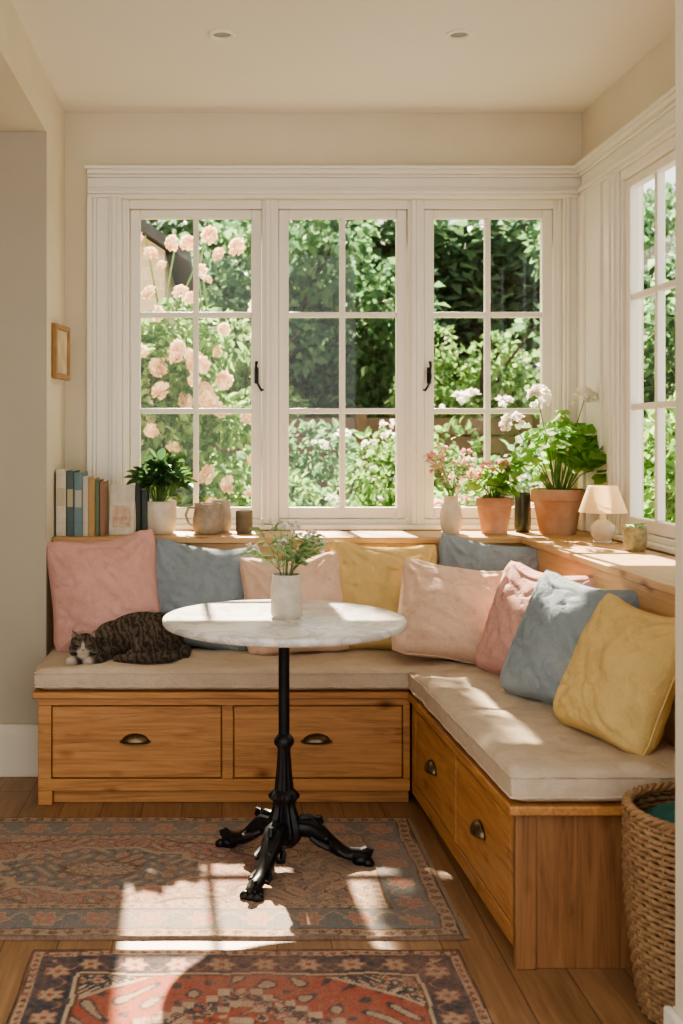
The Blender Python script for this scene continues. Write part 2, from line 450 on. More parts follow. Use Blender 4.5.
def warp(p):
    x,y,z=p
    if y<3.85: x+=.045*(3.85-y)/1.19*max(0,min(1,(1.2-x)/.53))
    return (x,y,z)
off=(.67,2.66,0)
t=thing('storage_bench','oak corner bench with deep side drawers','bench',off)
b=MB(); fx=.670
b.box(fx+.022,1.2,2.68,3.849,.05,.3799)
b.box(fx,fx+.022,2.66,3.848,.352,.38); b.box(fx,fx+.022,2.66,3.848,.045,.092)
for y0,y1 in [(2.66,2.70),(3.235,3.265),(3.79,3.848)]: b.box(fx,fx+.022,y0,y1,.092,.352)
b.box(fx+.03,fx+.05,2.68,3.848,0,.05)
b.obj('body',M_oaky,parent=t,off=off,warp=warp,bevel=.0025)
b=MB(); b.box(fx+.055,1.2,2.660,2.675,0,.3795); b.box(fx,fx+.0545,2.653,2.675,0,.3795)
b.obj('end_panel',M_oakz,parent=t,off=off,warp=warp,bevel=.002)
b=MB(); b.box(fx-.02,1.2,2.635,3.82,.3801,.403)
b.obj('seat_board',M_oaky,parent=t,off=off,warp=warp,bevel=.004)
for y0,y1 in [(2.703,3.232),(3.268,3.787)]:
    b=MB(); b.box(fx+.001,fx+.020,y0,y1,.096,.348)
    d=b.obj('drawer',M_oaky,parent=t,off=off,warp=warp,bevel=.003)
    ym=(y0+y1)/2; cx=warp((fx,ym,0))[0]
    cup(d,(cx,ym,.222),'x',off)

def cushion(name,x0,x1,y0,y1,z0,z1,label,warp=None,seed=0):
    def samp(a,c):
        e=[0,.002,.005,.010,.016,.024,.034,.05]; out=[a+k for k in e]
        n=max(6,int((c-a)/.018)); out+= [a+.05+(c-a-.1)*i/n for i in range(1,n)]
        return out+[c-k for k in reversed(e)]
    X=samp(x0,x1);Y=samp(y0,y1);h=(z1-z0)/2; zc=(z0+z1)/2; r=.046
    def f(d): return 1 if d>=r else .52+.48*sqrt(max(0,1-(1-d/r)**2))
    vs=[];fs=[]
    for sd in (1,-1):
        for x in X:
            for y in Y:
                k=f(min(x-x0,x1-x))*f(min(y-y0,y1-y))
                nz=.012*noise.noise(Vector((x*5+seed,y*5,sd*3)))+.007*noise.noise(Vector((x*14,y*17+seed,sd)))
                zz=zc+sd*h*k+(nz if sd>0 else 0)
                vs.append((x+.006*noise.noise(Vector((y*9,seed,1))),y+.007*noise.noise(Vector((x*9,seed,2))),max(zz,z0)))
    a,c=len(X),len(Y)
    for sd in (0,1):
        o=sd*a*c
        for i in range(a-1):
            for j in range(c-1):
                q=(o+i*c+j,o+(i+1)*c+j,o+(i+1)*c+j+1,o+i*c+j+1)
                fs.append(q if sd==0 else q[::-1])
    o=a*c
    for i in range(a-1):
        fs.append((i*c,o+i*c,o+(i+1)*c,(i+1)*c)); fs.append((i*c+c-1,(i+1)*c+c-1,o+(i+1)*c+c-1,o+i*c+c-1))
    for j in range(c-1):
        fs.append((j,j+1,o+j+1,o+j)); k=(a-1)*c; fs.append((k+j,o+k+j,o+k+j+1,k+j+1))
    b=MB(); b.add(vs,fs)
    for zz in (zc+h*.60,zc-h*.56):
        X2=X[2:-2];Y2=Y[2:-2]
        jx=lambda x:.007*noise.noise(Vector((x*9,seed,2))); jy=lambda y:.006*noise.noise(Vector((y*9,seed,1)))
        pts=[(x,y0+jx(x),zz) for x in X2]+[(x1+jy(y),y,zz) for y in Y2]+[(x,y1+jx(x),zz) for x in X2[::-1]]+[(x0+jy(y),y,zz) for y in Y2[::-1]]
        b.tube(pts,.0040,6,closed=True)
    cx,cy=(x0+x1)/2,(y0+y1)/2
    return tag(b.obj(name,M_seat,loc=(cx,cy,z0),off=(cx,cy,z0),warp=warp,angle=60),label,'cushion')
cushion('seat_cushion',-.662,1.195,3.835,4.335,.4035,.486,'long oatmeal linen box cushion on the drawer bench')
cushion('seat_cushion',.655,1.195,2.642,3.830,.4035,.490,'oatmeal linen box cushion on the corner bench',warp=warp,seed=4)

# ------------------------------------------------------------------ pillows
def pillow(w,h,t,loc,rot,mat,label,seed):
    N=64; idx={}; vs=[];fs=[]
    S=[sin(pi/2*(-1+2*i/N)) for i in range(N+1)]
    for sd in (1,-1):
        for i,u in enumerate(S):
            for j,v in enumerate(S):
                if sd==-1 and (i in(0,N) or j in(0,N)): idx[(sd,i,j)]=idx[(1,i,j)]; continue
                k=((1-u*u)*(1-v*v))
                th=t/2*(k**.44)*(1-.24*v)
                n1=noise.noise(Vector((u*1.5+seed,v*1.5,sd*2+seed)))
                cr=0
                for (cu,cv) in ((1,1),(-1,1),(1,-1),(-1,-1)):
                    du,dv=u-cu,v-cv; rr=hypot(du,dv); an=math.atan2(dv,du)
                    wob=noise.noise(Vector((u*2+seed,v*2,cu+cv)))
                    cr+=sin(an*13+seed*2+cu*3+cv+wob*4)*math.exp(-(rr-.45)**2/.14)
                fold=0
                for fr,am,ph in ((2.4,1,0),(4.0,.6,7)):
                    nn=noise.noise(Vector((u*fr*.55+seed+ph,v*fr+u*1.6,sd+seed*2)))
                    fold+=am*(1-min(1,abs(nn)*7))**2
                ed=min(1,k*3)
                y=-sd*(th*(1+.20*n1)+(.0065*cr-.0100*fold)*ed)
                x=u*w/2*(1-.075*(1-v*v)+.04*n1*(1-abs(v)))
                z=v*h/2*(1-.075*(1-u*u)+.04*n1*(1-abs(u)))
                c4=max(0,abs(u)*abs(v)-.72)/.28; x*=1-.075*c4; z*=1-.075*c4
                if v>0: z-=.022*(1-u*u)*v*v
                idx[(sd,i,j)]=len(vs); vs.append((x,y,z))
    for sd in (1,-1):
        for i in range(N):
            for j in range(N):
                q=(idx[(sd,i,j)],idx[(sd,i+1,j)],idx[(sd,i+1,j+1)],idx[(sd,i,j+1)])
                fs.append(q if sd==1 else q[::-1])
    b=MB(); b.add(vs,fs)
    ring=[idx[(1,i,0)] for i in range(2,N-1)]+[idx[(1,N,j)] for j in range(2,N-1)]+[idx[(1,i,N)] for i in range(N-2,1,-1)]+[idx[(1,0,j)] for j in range(N-2,1,-1)]
    b.tube([vs[k] for k in ring],.0030,6,closed=True)
    Rm=Matrix.Rotation(radians(rot[2]),3,'Z')@Matrix.Rotation(radians(rot[0]),3,'X')@Matrix.Rotation(radians(rot[1]),3,'Y')
    zmin=min((Rm@Vector(p)).z for p in vs)
    o=b.obj('throw_pillow',mat,loc=(loc[0],loc[1],.486-.010-zmin),rot=Rm.to_euler(),angle=70)
    tag(o,label,'pillow','throw pillows along the window bench')
# rot=(lean,roll,yaw)
pillow(.44,.46,.20,(-.450,4.20),(-14,-7,4),M_pink,'dusty pink linen pillow behind the sleeping cat',1)
pillow(.43,.43,.17,(-.080,4.225),(-14,6,-3),M_blue,'slate blue linen pillow against the oak backrest',2)
pillow(.40,.40,.17,(.275,4.15),(-18,-4,2),M_peach,'pale peach linen pillow behind the marble table',3)
pillow(.43,.44,.18,(.625,4.21),(-14,3,2),M_yel,'mustard linen pillow against the oak backrest',4)
pillow(.44,.44,.16,(1.03,4.20),(-12,7,-14),M_blue,'slate blue linen pillow tucked in the bench corner',5)
pillow(.43,.40,.20,(.850,3.99),(-32,8,-8),M_peach,'warm peach linen pillow leaning on a blue one',6)
pillow(.41,.42,.18,(1.055,3.66),(-23,3,-56),M_pink,'rose pink linen pillow on the corner bench',7)
pillow(.42,.43,.20,(1.060,3.30),(-25,4,-58),M_blue,'large slate blue linen pillow on the corner bench',8)
pillow(.37,.41,.19,(1.085,2.94),(-25,4,-68),M_yel,'mustard linen pillow at the bench end',9)

# ------------------------------------------------------------------ cat
cat=MB()
cat.ell((.05,.02,.076),(.135,.092,.082),n=24,m=16); cat.ell((.110,-.01,.078),(.085,.085,.082),n=24,m=16); cat.ell((-.045,.015,.064),(.085,.080,.066),n=24,m=16)
cat.ell((-.10,-.015,.050),(.055,.055,.042))
HC=Vector((-.160,-.090,.060))
cat.ell(HC,(.048,.042,.040),n=24,m=16)
cat.ell(HC+Vector((0,-.030,-.004)),(.024,.022,.018))
cat.ell(HC+Vector((-.010,-.043,-.016)),(.013,.012,.011)); cat.ell(HC+Vector((.010,-.043,-.016)),(.013,.012,.011))
cat.ell(HC+Vector((0,-.038,-.025)),(.012,.012,.008))
for sx in (-1,1):
    cat.ell(HC+Vector((sx*.030,-.012,-.012)),(.023,.026,.022))
    A=HC+Vector((sx*.016,-.010,.030)); B=HC+Vector((sx*.047,-.004,.014)); T=HC+Vector((sx*.043,-.010,.065)); C=HC+Vector((sx*.033,.014,.022))
    vs=[A,B,T,C,(A+B)/2+Vector((0,.004,.004))]
    cat.add([tuple(p) for p in vs],[(0,2,3),(3,2,1),(0,4,2),(4,1,2),(0,3,1),(0,1,4)])
cat.tube([(-.08,-.05,.030),(-.12,-.10,.020),(-.165,-.140,.016),(-.20,-.146,.015)],[.028,.022,.018,.016],12)
cat.ell((-.205,-.147,.015),(.018,.018,.014)); cat.ell((-.140,-.152,.015),(.018,.018,.014))
cat.tube([(-.06,-.04,.030),(-.085,-.09,.020),(-.105,-.135,.016),(-.135,-.152,.016)],[.03,.021,.018,.016],12)
cat.ell((.045,-.09,.024),(.055,.028,.023)); cat.ell((.085,-.07,.05),(.075,.055,.050),n=20,m=12)
cat.tube([(.17,.02,.04),(.205,-.03,.026),(.195,-.09,.021),(.14,-.125,.020),(.07,-.138,.020),(.0,-.142,.019),(-.05,-.137,.018)],[.024,.022,.020,.019,.018,.017,.012],12)
def catmat(name):
    m,nt,N,L,bs=newmat(name)
    tc=N.new('ShaderNodeTexCoord')
    w=N.new('ShaderNodeTexWave'); w.inputs['Scale'].default_value=15; w.inputs['Distortion'].default_value=11
    w.inputs['Detail'].default_value=3; w.inputs['Detail Scale'].default_value=1.8; w.inputs['Detail Roughness'].default_value=.65
    L.new(mapping(nt,(1.1,.6,.8),rot=(0,.6,.25)),w.inputs['Vector'])
    fur=noise_tex(nt,mapping(nt,(60,160,160)),1.5,4)
    big=noise_tex(nt,mapping(nt,(16,16,16)),1.2,3)
    ad=N.new('ShaderNodeMath'); ad.operation='MULTIPLY_ADD'; L.new(fur,ad.inputs[0]); ad.inputs[1].default_value=1.0; L.new(w.outputs['Fac'],ad.inputs[2])
    ad2=N.new('ShaderNodeMath'); ad2.operation='MULTIPLY_ADD'; L.new(big,ad2.inputs[0]); ad2.inputs[1].default_value=1.6; L.new(ad.outputs[0],ad2.inputs[2])
    sc=N.new('ShaderNodeMath'); sc.operation='MULTIPLY'; L.new(ad2.outputs[0],sc.inputs[0]); sc.inputs[1].default_value=.38
    c=ramp(nt,sc.outputs[0],[(.40,(.045,.034,.026)),(.66,(.095,.074,.056)),(.86,(.18,.14,.105))])
    def mask(ctr,scl,r0,r1):
        sb=N.new('ShaderNodeVectorMath'); sb.operation='SUBTRACT'; L.new(tc.outputs['Object'],sb.inputs[0]); sb.inputs[1].default_value=tuple(ctr)
        ml=N.new('ShaderNodeVectorMath'); ml.operation='MULTIPLY'; L.new(sb.outputs[0],ml.inputs[0]); ml.inputs[1].default_value=scl
        ln=N.new('ShaderNodeVectorMath'); ln.operation='LENGTH'; L.new(ml.outputs[0],ln.inputs[0])
        return ramp(nt,ln.outputs['Value'],[(r0,(1,1,1)),(r1,(0,0,0))])
    def over(col,k,cc):
        mx=N.new('ShaderNodeMix'); mx.data_type='RGBA'; L.new(k,mx.inputs[0]); L.new(col,mx.inputs[6]); mx.inputs[7].default_value=(*cc,1); return mx.outputs[2]
    Wt=(.62,.54,.45)
    for sx in (-1,1):
        c=over(c,mask(HC+Vector((sx*.020,-.042,.010)),(1,1,1.3),.010,.018),(.20,.155,.115))
    c=over(c,mask(HC+Vector((0,-.05,-.022)),(1,1,1),.018,.026),Wt)
    c=over(c,mask(HC+Vector((0,-.048,.002)),(3.2,1,1),.014,.024),Wt)
    c=over(c,mask(Vector((-.205,-.15,.012)),(1,1,1),.018,.030),Wt)
    c=over(c,mask(Vector((-.14,-.158,.012)),(1,1,1),.014,.024),Wt)
    L.new(c,bs.inputs['Base Color']); bs.inputs['Roughness'].default_value=.8
    bs.inputs['Specular IOR Level'].default_value=.2
    return m
M_cat=catmat('tabby_fur')
co=cat.obj('cat',M_cat,loc=(-.350,4.065,.483),rot=(0,0,radians(4)))
co.scale=(1.0,.97,1.02)
tag(co,'brown tabby cat with white muzzle curled asleep on the bench','cat')
rm=co.modifiers.new('r','REMESH'); rm.mode='VOXEL'; rm.voxel_size=.0032; rm.use_smooth_shade=True
sm=co.modifiers.new('s','SMOOTH'); sm.factor=.5; sm.iterations=5
dg=bpy.context.evaluated_depsgraph_get()
me=bpy.data.meshes.new_from_object(co.evaluated_get(dg)); co.modifiers.clear(); co.data=me; me.shade_smooth()
if not me.materials: me.materials.append(M_cat)
ps=co.modifiers.new('fur','PARTICLE_SYSTEM').particle_system.settings
ps.type='HAIR'; ps.count=14000; ps.hair_length=.0040; ps.hair_step=3
ps.normal_factor=.0012; ps.factor_random=.0007
ps.object_align_factor=(.002,-.0003,-.0010)
ps.child_type='INTERPOLATED'; ps.rendered_child_count=8; ps.child_percent=2
ps.roughness_1=.0004; ps.roughness_endpoint=.0008
ps.root_radius=.4; ps.tip_radius=.1; ps.radius_scale=.0008
M_ear=plain('inner_ear',(.36,.23,.19),(.26,.17,.14),40,.8)
for sx in (-1,1):
    e=MB(); c0=HC+Vector((sx*.021,-.0430,.003)); pts=[]
    for k in range(7):
        a=-1+k/3; pts.append(c0+Vector((a*.011,.0045*(sx*a)*(1 if sx*a>0 else -.6)+.0015*a*a,.004*a*a+.002*sx*a)))
    e.tube(pts,[.0008,.0018,.0022,.0022,.0022,.0018,.0008],6)
    e.obj('closed_eye',M_iron,parent=co)
    A=HC+Vector((sx*.022,-.0130,.032)); B=HC+Vector((sx*.043,-.0075,.024)); T=HC+Vector((sx*.0415,-.0120,.055)); D=(A+B)/2+Vector((0,.002,.004))
    e=MB(); e.add([tuple(p+Vector((0,-.0035,0))) for p in (A,B,T,D)],[(0,3,2),(3,1,2)]); e.obj('inner_ear',M_ear,parent=co)
e=MB(); e.ell(HC+Vector((0,-.0555,-.0085)),(.0055,.0035,.0038)); e.obj('nose',plain('cat_nose',(.50,.26,.23),rough=.5),parent=co)
e=MB()
for sx in (-1,1):
    for k in range(3):
        c0=HC+Vector((0,-.05,-.014))
        e.tube([c0+Vector((sx*.012,-.004,0)),c0+Vector((sx*.035,-.012,.004*k)),c0+Vector((sx*.056,-.008,-.006+.006*k))],[.0004,.0003,.0002],4)
o=e.obj('whiskers',plain('whisker',(.75,.72,.68)),parent=co); o['kind']='stuff'

# ------------------------------------------------------------------ table
TX,TY=.186,3.27
t=thing('pedestal_table','round marble bistro table on black cast iron pedestal','table',(TX,TY,0))
b=MB(); b.lathe([(0,.734),(.352,.734),(.360,.737),(.3645,.744),(.365,.750),(.363,.757),(.357,.760),(0,.760)],n=96)
b.obj('tabletop',M_marble,parent=t)['label']='white veined marble round top'
b=MB()
def fl(a,z): return .12*cos(10*a) if .09<z<.235 else (.05*cos(8*a) if z<.37 else 0)
b.lathe([(0,.7335),(.085,.7335),(.088,.728),(.06,.722),(.03,.712),(.020,.69),(.0165,.67),(.0165,.47),(.0165,.41),(.022,.405),(.0285,.396),(.031,.386),(.0285,.377),(.021,.370),(.018,.362),(.020,.33),(.023,.29),(.028,.245),(.038,.236),(.043,.226),(.040,.216),(.030,.205),(.031,.19),(.039,.165),(.048,.135),(.052,.11),(.046,.09),(.032,.075),(0,.065)],n=60,flute=fl)
b.obj('pedestal',M_iron,parent=t)
for ang in (6,134,246):
    a=radians(ang); b=MB(); u=Vector((cos(a),sin(a),0)); sd=Vector((-sin(a),cos(a),0))
    def q(r,z,s=0): return tuple(u*r+sd*s+Vector((0,0,z)))
    b.tube([q(.02,.115),q(.05,.128),q(.08,.124),q(.11,.104),q(.14,.076),q(.17,.054),q(.20,.042),q(.23,.038),q(.25,.032)],[.027,.030,.030,.027,.024,.021,.019,.020,.018],12)
    b.tube([q(.05,.155),q(.075,.155),q(.10,.138),q(.114,.142),q(.109,.157),q(.096,.155)],[.011,.012,.011,.009,.008,.006],8)
    b.tube([q(.230,.044),q(.252,.052),q(.266,.046),q(.262,.034)],[.013,.012,.011,.008],8)
    for s in (-.018,0,.018):
        b.ell(q(.254,.016,s),(.018,.012,.016),10,8)
        b.tube([q(.04,.148,s),q(.075,.146,s*1.2),q(.11,.120,s*1.1),q(.15,.084,s*.8),q(.18,.062,s*.5)],[.007,.009,.008,.006,.003],6)
    for s in (-1,1):
        b.tube([q(.08,.100,s*.018),q(.10,.088,s*.036),q(.125,.076,s*.042),q(.138,.078,s*.034),q(.132,.086,s*.026)],[.010,.010,.009,.007,.005],8)
        b.tube([q(.16,.058,s*.014),q(.18,.046,s*.026),q(.20,.040,s*.026),q(.205,.046,s*.019)],[.008,.008,.007,.004],8)
    b.ell(q(.235,.022),(.028,.023,.022),12,8); b.ell(q(.125,.094),(.021,.028,.019),10,8)
    b.obj('leg',M_iron,parent=t)

# ------------------------------------------------------------------ pots and plants
def potprof(r,h,kind):
    if kind=='terra': return [(0,0),(r*.66,0),(r*.90,h*.74),(r*.98,h*.75),(r,h*.78),(r,h*.98),(r*.97,h),(r*.88,h),(r*.86,h*.80),(0,h*.80)]
    if kind=='pot': return [(0,0),(r*.80,0),(r*.93,h*.12),(r,h*.5),(r*.98,h*.9),(r,h*.97),(r*.96,h),(r*.90,h*.97),(r*.88,h*.85),(0,h*.85)]
    if kind=='mug': return [(0,0),(r*.80,0),(r*.97,h*.15),(r,h*.45),(r*.90,h*.75),(r*.84,h*.9),(r*.90,h),(r*.84,h),(r*.78,h*.88),(r*.84,h*.6),(0,h*.1)]
    if kind=='cup': return [(0,0),(r*.85,0),(r,h*.08),(r,h),(r*.93,h),(r*.90,h*.1),(0,h*.08)]
    if kind=='vase': return [(0,0),(r*.72,0),(r*.95,h*.2),(r,h*.45),(r*.85,h*.72),(r*.6,h*.85),(r*.62,h*.95),(r*.72,h),(r*.64,h),(r*.5,h*.85),(r*.7,h*.6),(0,h*.1)]
def bloom(b,c,r,n,mi=0,ps=.012):
    for i in range(n):
        d=Vector((R(-1,1),R(-1,1),R(-.3,1))).normalized()
        for k in range(4):
            e=(d+Vector((R(-.7,.7),R(-.7,.7),R(-.7,.7)))).normalized()
            b.leaf(Vector(c)+d*r,e,ps,ps*.9,mi,kind='card',fold=.2)
LZ=.9035
def potted(label,loc,r,h,kind,mat,build,name='potted_plant',cat='plant'):
    t=thing(name,label,cat,loc)
    b=MB(); b.lathe(potprof(r,h,kind),n=40); b.obj('pot',mat,parent=t)
    b=MB(); b.lathe([(0,h*.87),(r*.5,h*.865),(r*.84,h*.85)],n=20); b.obj('soil',M_soil,parent=t)
    build(t,r,h); return t
def bushy(leafm,n,rad,ht,L,W,kind='oval',wallx=None,wally=None):
    def f(t,r,h):
        b=MB()
        for i in range(n):
            a=R(0,2*pi); q=R(.02,1)**.6
            e=Vector((cos(a)*rad*q,sin(a)*rad*q,h+ht*(1-.6*q*q)*R(.45,1)+.02))
            if wallx: e.x=min(e.x,wallx)
            if wally: e.y=min(e.y,wally)
            s=Vector((cos(a)*r*.3*q,sin(a)*r*.3*q,h*.85)); m=(s+e)/2+Vector((0,0,.03))
            b.tube([s,m,e],[.0028,.002,.0012],4,1,cap=False)
            if kind=='round':
                for k in range(3):
                    a2=a+R(-1.2,1.2); d=Vector((cos(a2),sin(a2)-.35,R(-1.1,-.2)))
                    p=e+Vector((R(-.03,.03),R(-.03,.03),R(-.05,.02)))
                    if wallx and p.x+L*.85*d.normalized().x>wallx: d.x=-abs(d.x)
                    b.leaf(p-d.normalized()*L*.3,d,L*R(.65,1.15),W*R(.7,1.15),0,kind=kind,roll=R(-.4,.4))
            else:
                d=Vector((cos(a),sin(a),R(-.1,.7)))
                for k in range(5):
                    dd=(d+Vector((R(-.8,.8),R(-.8,.8),R(-.4,.6)))); p=m.lerp(e,R(.2,1))
                    b.leaf(p,dd,L*R(.7,1.15),W*R(.8,1.1),0,kind=kind)
        b.obj('foliage',[leafm,M_stem],parent=t)
    return f
potted('glossy leafy green plant in a cream ceramic pot',(-.262,4.52,LZ),.074,.135,'pot',M_cer,bushy(M_leafD,40,.12,.18,.068,.042))
def ger(n,rad,ht,L,nf,wallx,fm,wally=None,br=.034):
    def f(t,r,h):
        bushy(M_leafP,n,rad,ht,L,L,'round',wallx,wally)(t,r,h)
        for (x,y,z) in nf:
            b=MB(); b.tube([(0,0,h*.85),(x*.5,y*.5,h+(z-h)*.5),(x,y,z)],[.003,.0025,.002],5); b.obj('flower_stem',M_stem,parent=t)
            b=MB(); bloom(b,(x,y,z),br,34,0,br*.75); b.obj('flower',fm,parent=t)
    return f
potted('large leafy geranium with white blooms in terracotta pot',(1.385,4.50,LZ),.108,.185,'terra',M_terra,
  ger(38,.21,.28,.080,[(-.10,-.06,.56),(.09,-.06,.55),(-.20,-.06,.45)],.11,M_white,.10),'potted_geranium')
potted('small flowering geranium in a terracotta pot',(1.127,4.51,LZ),.078,.150,'terra',M_terra,
  ger(20,.08,.13,.058,[(-.03,0,.27),(-.08,.02,.24),(.03,-.02,.28)],None,M_pinkf,.1,.020),'potted_geranium')

def sprigs(t,r,h,ht,spread,n,leafm,flm,L=.03,fr=.008):
    b=MB(); fb=MB()
    for i in range(n):
        a=R(0,2*pi); q=R(.1,1)
        e=Vector((cos(a)*spread*q,sin(a)*spread*q*.8,h+ht*R(.45,1)*(1-.35*q)))
        s=Vector((cos(a)*r*.2,sin(a)*r*.2,h*.5)); m=Vector((cos(a)*r*.45,sin(a)*r*.45,h+.01)); m2=(m+e)/2+Vector((0,0,.015))
        b.tube([s,m,m2,e],[.0016,.0016,.0013,.0008],4,1,cap=False)
        for k in range(7):
            p=m.lerp(e,.15+.85*k/6)+Vector((0,0,.01)); d=Vector((cos(a)*.5+R(-1,1),sin(a)*.5+R(-1,1),R(-.1,.7)))
            b.leaf(p,d,L*R(.6,1.2),L*.45,0)
        if flm and i%2==0: bloom(fb,e+Vector((0,0,.012)),fr,5,0,fr*1.6)
    b.obj('foliage',[leafm,M_stem],parent=t)
    if flm: fb.obj('flowers',flm,parent=t)['kind']='stuff'
t=thing('flower_vase','stoneware vase holding leafy sprigs and small white flowers','vase',(.192,3.25,.7602))
b=MB(); b.lathe(potprof(.047,.130,'cup')[:3]+[(.047,.02),(.046,.10),(.042,.122),(.043,.130),(.039,.130),(.038,.12),(.041,.02),(0,.012)],n=36); b.obj('vase_body',plain('grey_stoneware',(.60,.54,.45),(.46,.40,.33),26,.5,bs=.15),parent=t)
sprigs(t,.045,.13,.16,.13,24,M_leafS,M_white,.042,.011)
t=thing('flower_vase','cream ceramic vase of tall pink garden flowers','vase',(.950,4.52,LZ))
b=MB(); b.lathe(potprof(.046,.155,'vase'),n=32); b.obj('vase_body',M_cer,parent=t)
sprigs(t,.025,.155,.25,.10,22,M_leafS,M_pinkf,.032,.012)
def jug(label,loc,r,h,mat,rz,kind='mug',hd=True):
    t=thing('ceramic_jug' if hd else 'ceramic_cup',label,'jug' if hd else 'cup',loc,rz)
    b=MB(); b.lathe(potprof(r,h,kind),n=36); b.obj('body',mat,parent=t)
    if hd:
        b=MB(); b.tube([(r*.86,0,h*.86),(r*1.25,0,h*.86),(r*1.45,0,h*.62),(r*1.25,0,h*.34),(r*.97,0,h*.26)],[.006,.006,.0055,.005,.006],8); b.obj('handle',mat,parent=t)
jug('squat stoneware jug with a looped handle',(-.060,4.50,LZ),.062,.125,M_cer3,pi)
jug('pale stoneware mug beside the squat jug',(-.005,4.585,LZ),.045,.135,M_cer2,0,'mug',False)
jug('small dark stoneware cup',(.092,4.52,LZ),.035,.095,plain('dark_stoneware',(.24,.20,.14),(.15,.12,.08),20,.5),0,'cup',False)
jug('dark green glazed tumbler between the plants',(1.263,4.58,LZ),.034,.165,M_dark,0,'cup',False)

t=thing('table_lamp','small lamp with cream shade and round ceramic base','lamp',(1.425,4.08,LZ))
b=MB(); b.lathe([(0,0),(.034,0),(.036,.006),(.030,.012),(.040,.028),(.046,.048),(.043,.066),(.028,.082),(.014,.090),(.012,.115),(0,.115)],n=36); b.obj('base',M_cer,parent=t)
b=MB(); b.lathe([(.088,.118),(.0885,.116),(.052,.215),(.050,.216),(.0485,.214),(.0865,.118),(.088,.118)],n=48)
b.obj('lamp_shade',leafmat('shade_fabric',[(.88,.76,.56),(.88,.76,.56)],.45,.8),parent=t)
b=MB(); b.tube([(0,0,.11),(0,0,.205)],.004,6); b.tube([(-.049,0,.205),(.049,0,.205)],.0015,5); b.obj('stem',M_brass,parent=t)
t=thing('ceramic_pot','small speckled stoneware pot with a green succulent','pot',(1.44,3.80,LZ))
b=MB(); b.lathe(potprof(.040,.085,'pot'),n=32); b.obj('body',plain('speckled_stoneware',(.42,.40,.24),(.20,.20,.12),60,.5),parent=t)
b=MB()
for i in range(26):
    a=R(0,6.28); b.leaf((cos(a)*.008,sin(a)*.008,.07),(cos(a),sin(a),R(.3,1.3)),R(.03,.045),.018,0)
b.obj('foliage',M_leafS,parent=t)

# ------------------------------------------------------------------ books
def book(x0,w,h,d,col,label,y=4.385,tilt=0,band=None):
    cov=plain('cover',col,tuple(c*.8 for c in col),30,.6)
    pg=bpy.data.materials.get('book_pages') or plain('book_pages',(.78,.70,.55),(.70,.62,.47),80,.9,stretch=(8,1,.1))
    t=thing('book',label,'book',(x0,y,LZ+(.5*w*abs(sin(tilt)) if tilt else 0)),group='books on the window ledge'); t.rotation_euler=(0,tilt,0)
    b=MB(); b.box(0,.002,0,d,0,h); b.box(w-.002,w,0,d,0,h); b.box(.002,w-.002,0,.002,0,h)
    b.obj('cover',cov,parent=t,bevel=.0008)
    b=MB(); b.box(.0022,w-.0022,.0022,d-.004,.003,h-.003); b.obj('pages',pg,parent=t,smooth=False)
    if band:
        b=MB(); b.box(.004,w-.004,-.0006,.0001,h*.45,h*.72)
        b.obj('spine_title_band',plain('band',band),parent=t,smooth=False)
book(-.668,.040,.268,.19,(.66,.60,.48),'thick cream hardback book standing upright',band=(.50,.44,.32))
book(-.626,.030,.262,.18,(.08,.12,.115),'dark teal hardback book standing upright',band=(.45,.38,.22))
book(-.595,.034,.256,.18,(.15,.235,.255),'muted blue hardback book standing upright',band=(.45,.43,.35))
book(-.560,.022,.240,.17,(.56,.50,.40),'slim pale paperback book standing upright')
book(-.537,.026,.232,.17,(.46,.29,.11),'ochre cloth hardback book standing upright')
book(-.510,.016,.225,.16,(.13,.17,.10),'thin green paperback book standing upright')
book(-.492,.020,.22,.15,(.30,.16,.10),'brown clothbound book standing upright')
t=thing('book','pale paperback facing out with a faded floral cover','book',(-.462,4.44,LZ+.001),group='books on the window ledge'); t.rotation_euler=(radians(-8),0,radians(-8))
b=MB(); b.box(0,.105,0,.014,0,.205); b.obj('cover',plain('face_cover',(.74,.68,.56),(.56,.50,.40),22,.6),parent=t,bevel=.001)
b=MB(); b.box(.015,.090,-.0008,0,.03,.12); b.obj('cover_panel',plain('face_art',(.50,.28,.19),(.68,.58,.42),40,.6),parent=t,smooth=False)
book(-.352,.020,.21,.14,(.035,.04,.035),'black clothbound book standing alone',4.44)
book(-.330,.026,.185,.14,(.05,.07,.06),'dark green book beside the cream pot',4.46)

t=thing('picture_frame','small gilt framed picture hanging on the wall','picture',(XL,4.42,1.645)); t.rotation_euler=(0,0,radians(-9))
b=MB(); 
for (y0,y1,z0,z1) in [(-.095,-.075,-.11,.11),(.075,.095,-.11,.11),(-.075,.075,-.11,-.088),(-.075,.075,.088,.11)]: b.box(.016,.036,y0,y1,z0,z1)
b.obj('frame',plain('gilt_wood',(.42,.25,.10),(.28,.16,.07),20,.4,.3),parent=t,bevel=.003)
b=MB(); b.box(.016,.028,-.075,.075,-.088,.088); b.obj('picture_print',plain('print',(.66,.54,.38),(.42,.32,.20),12,.7),parent=t,smooth=False)

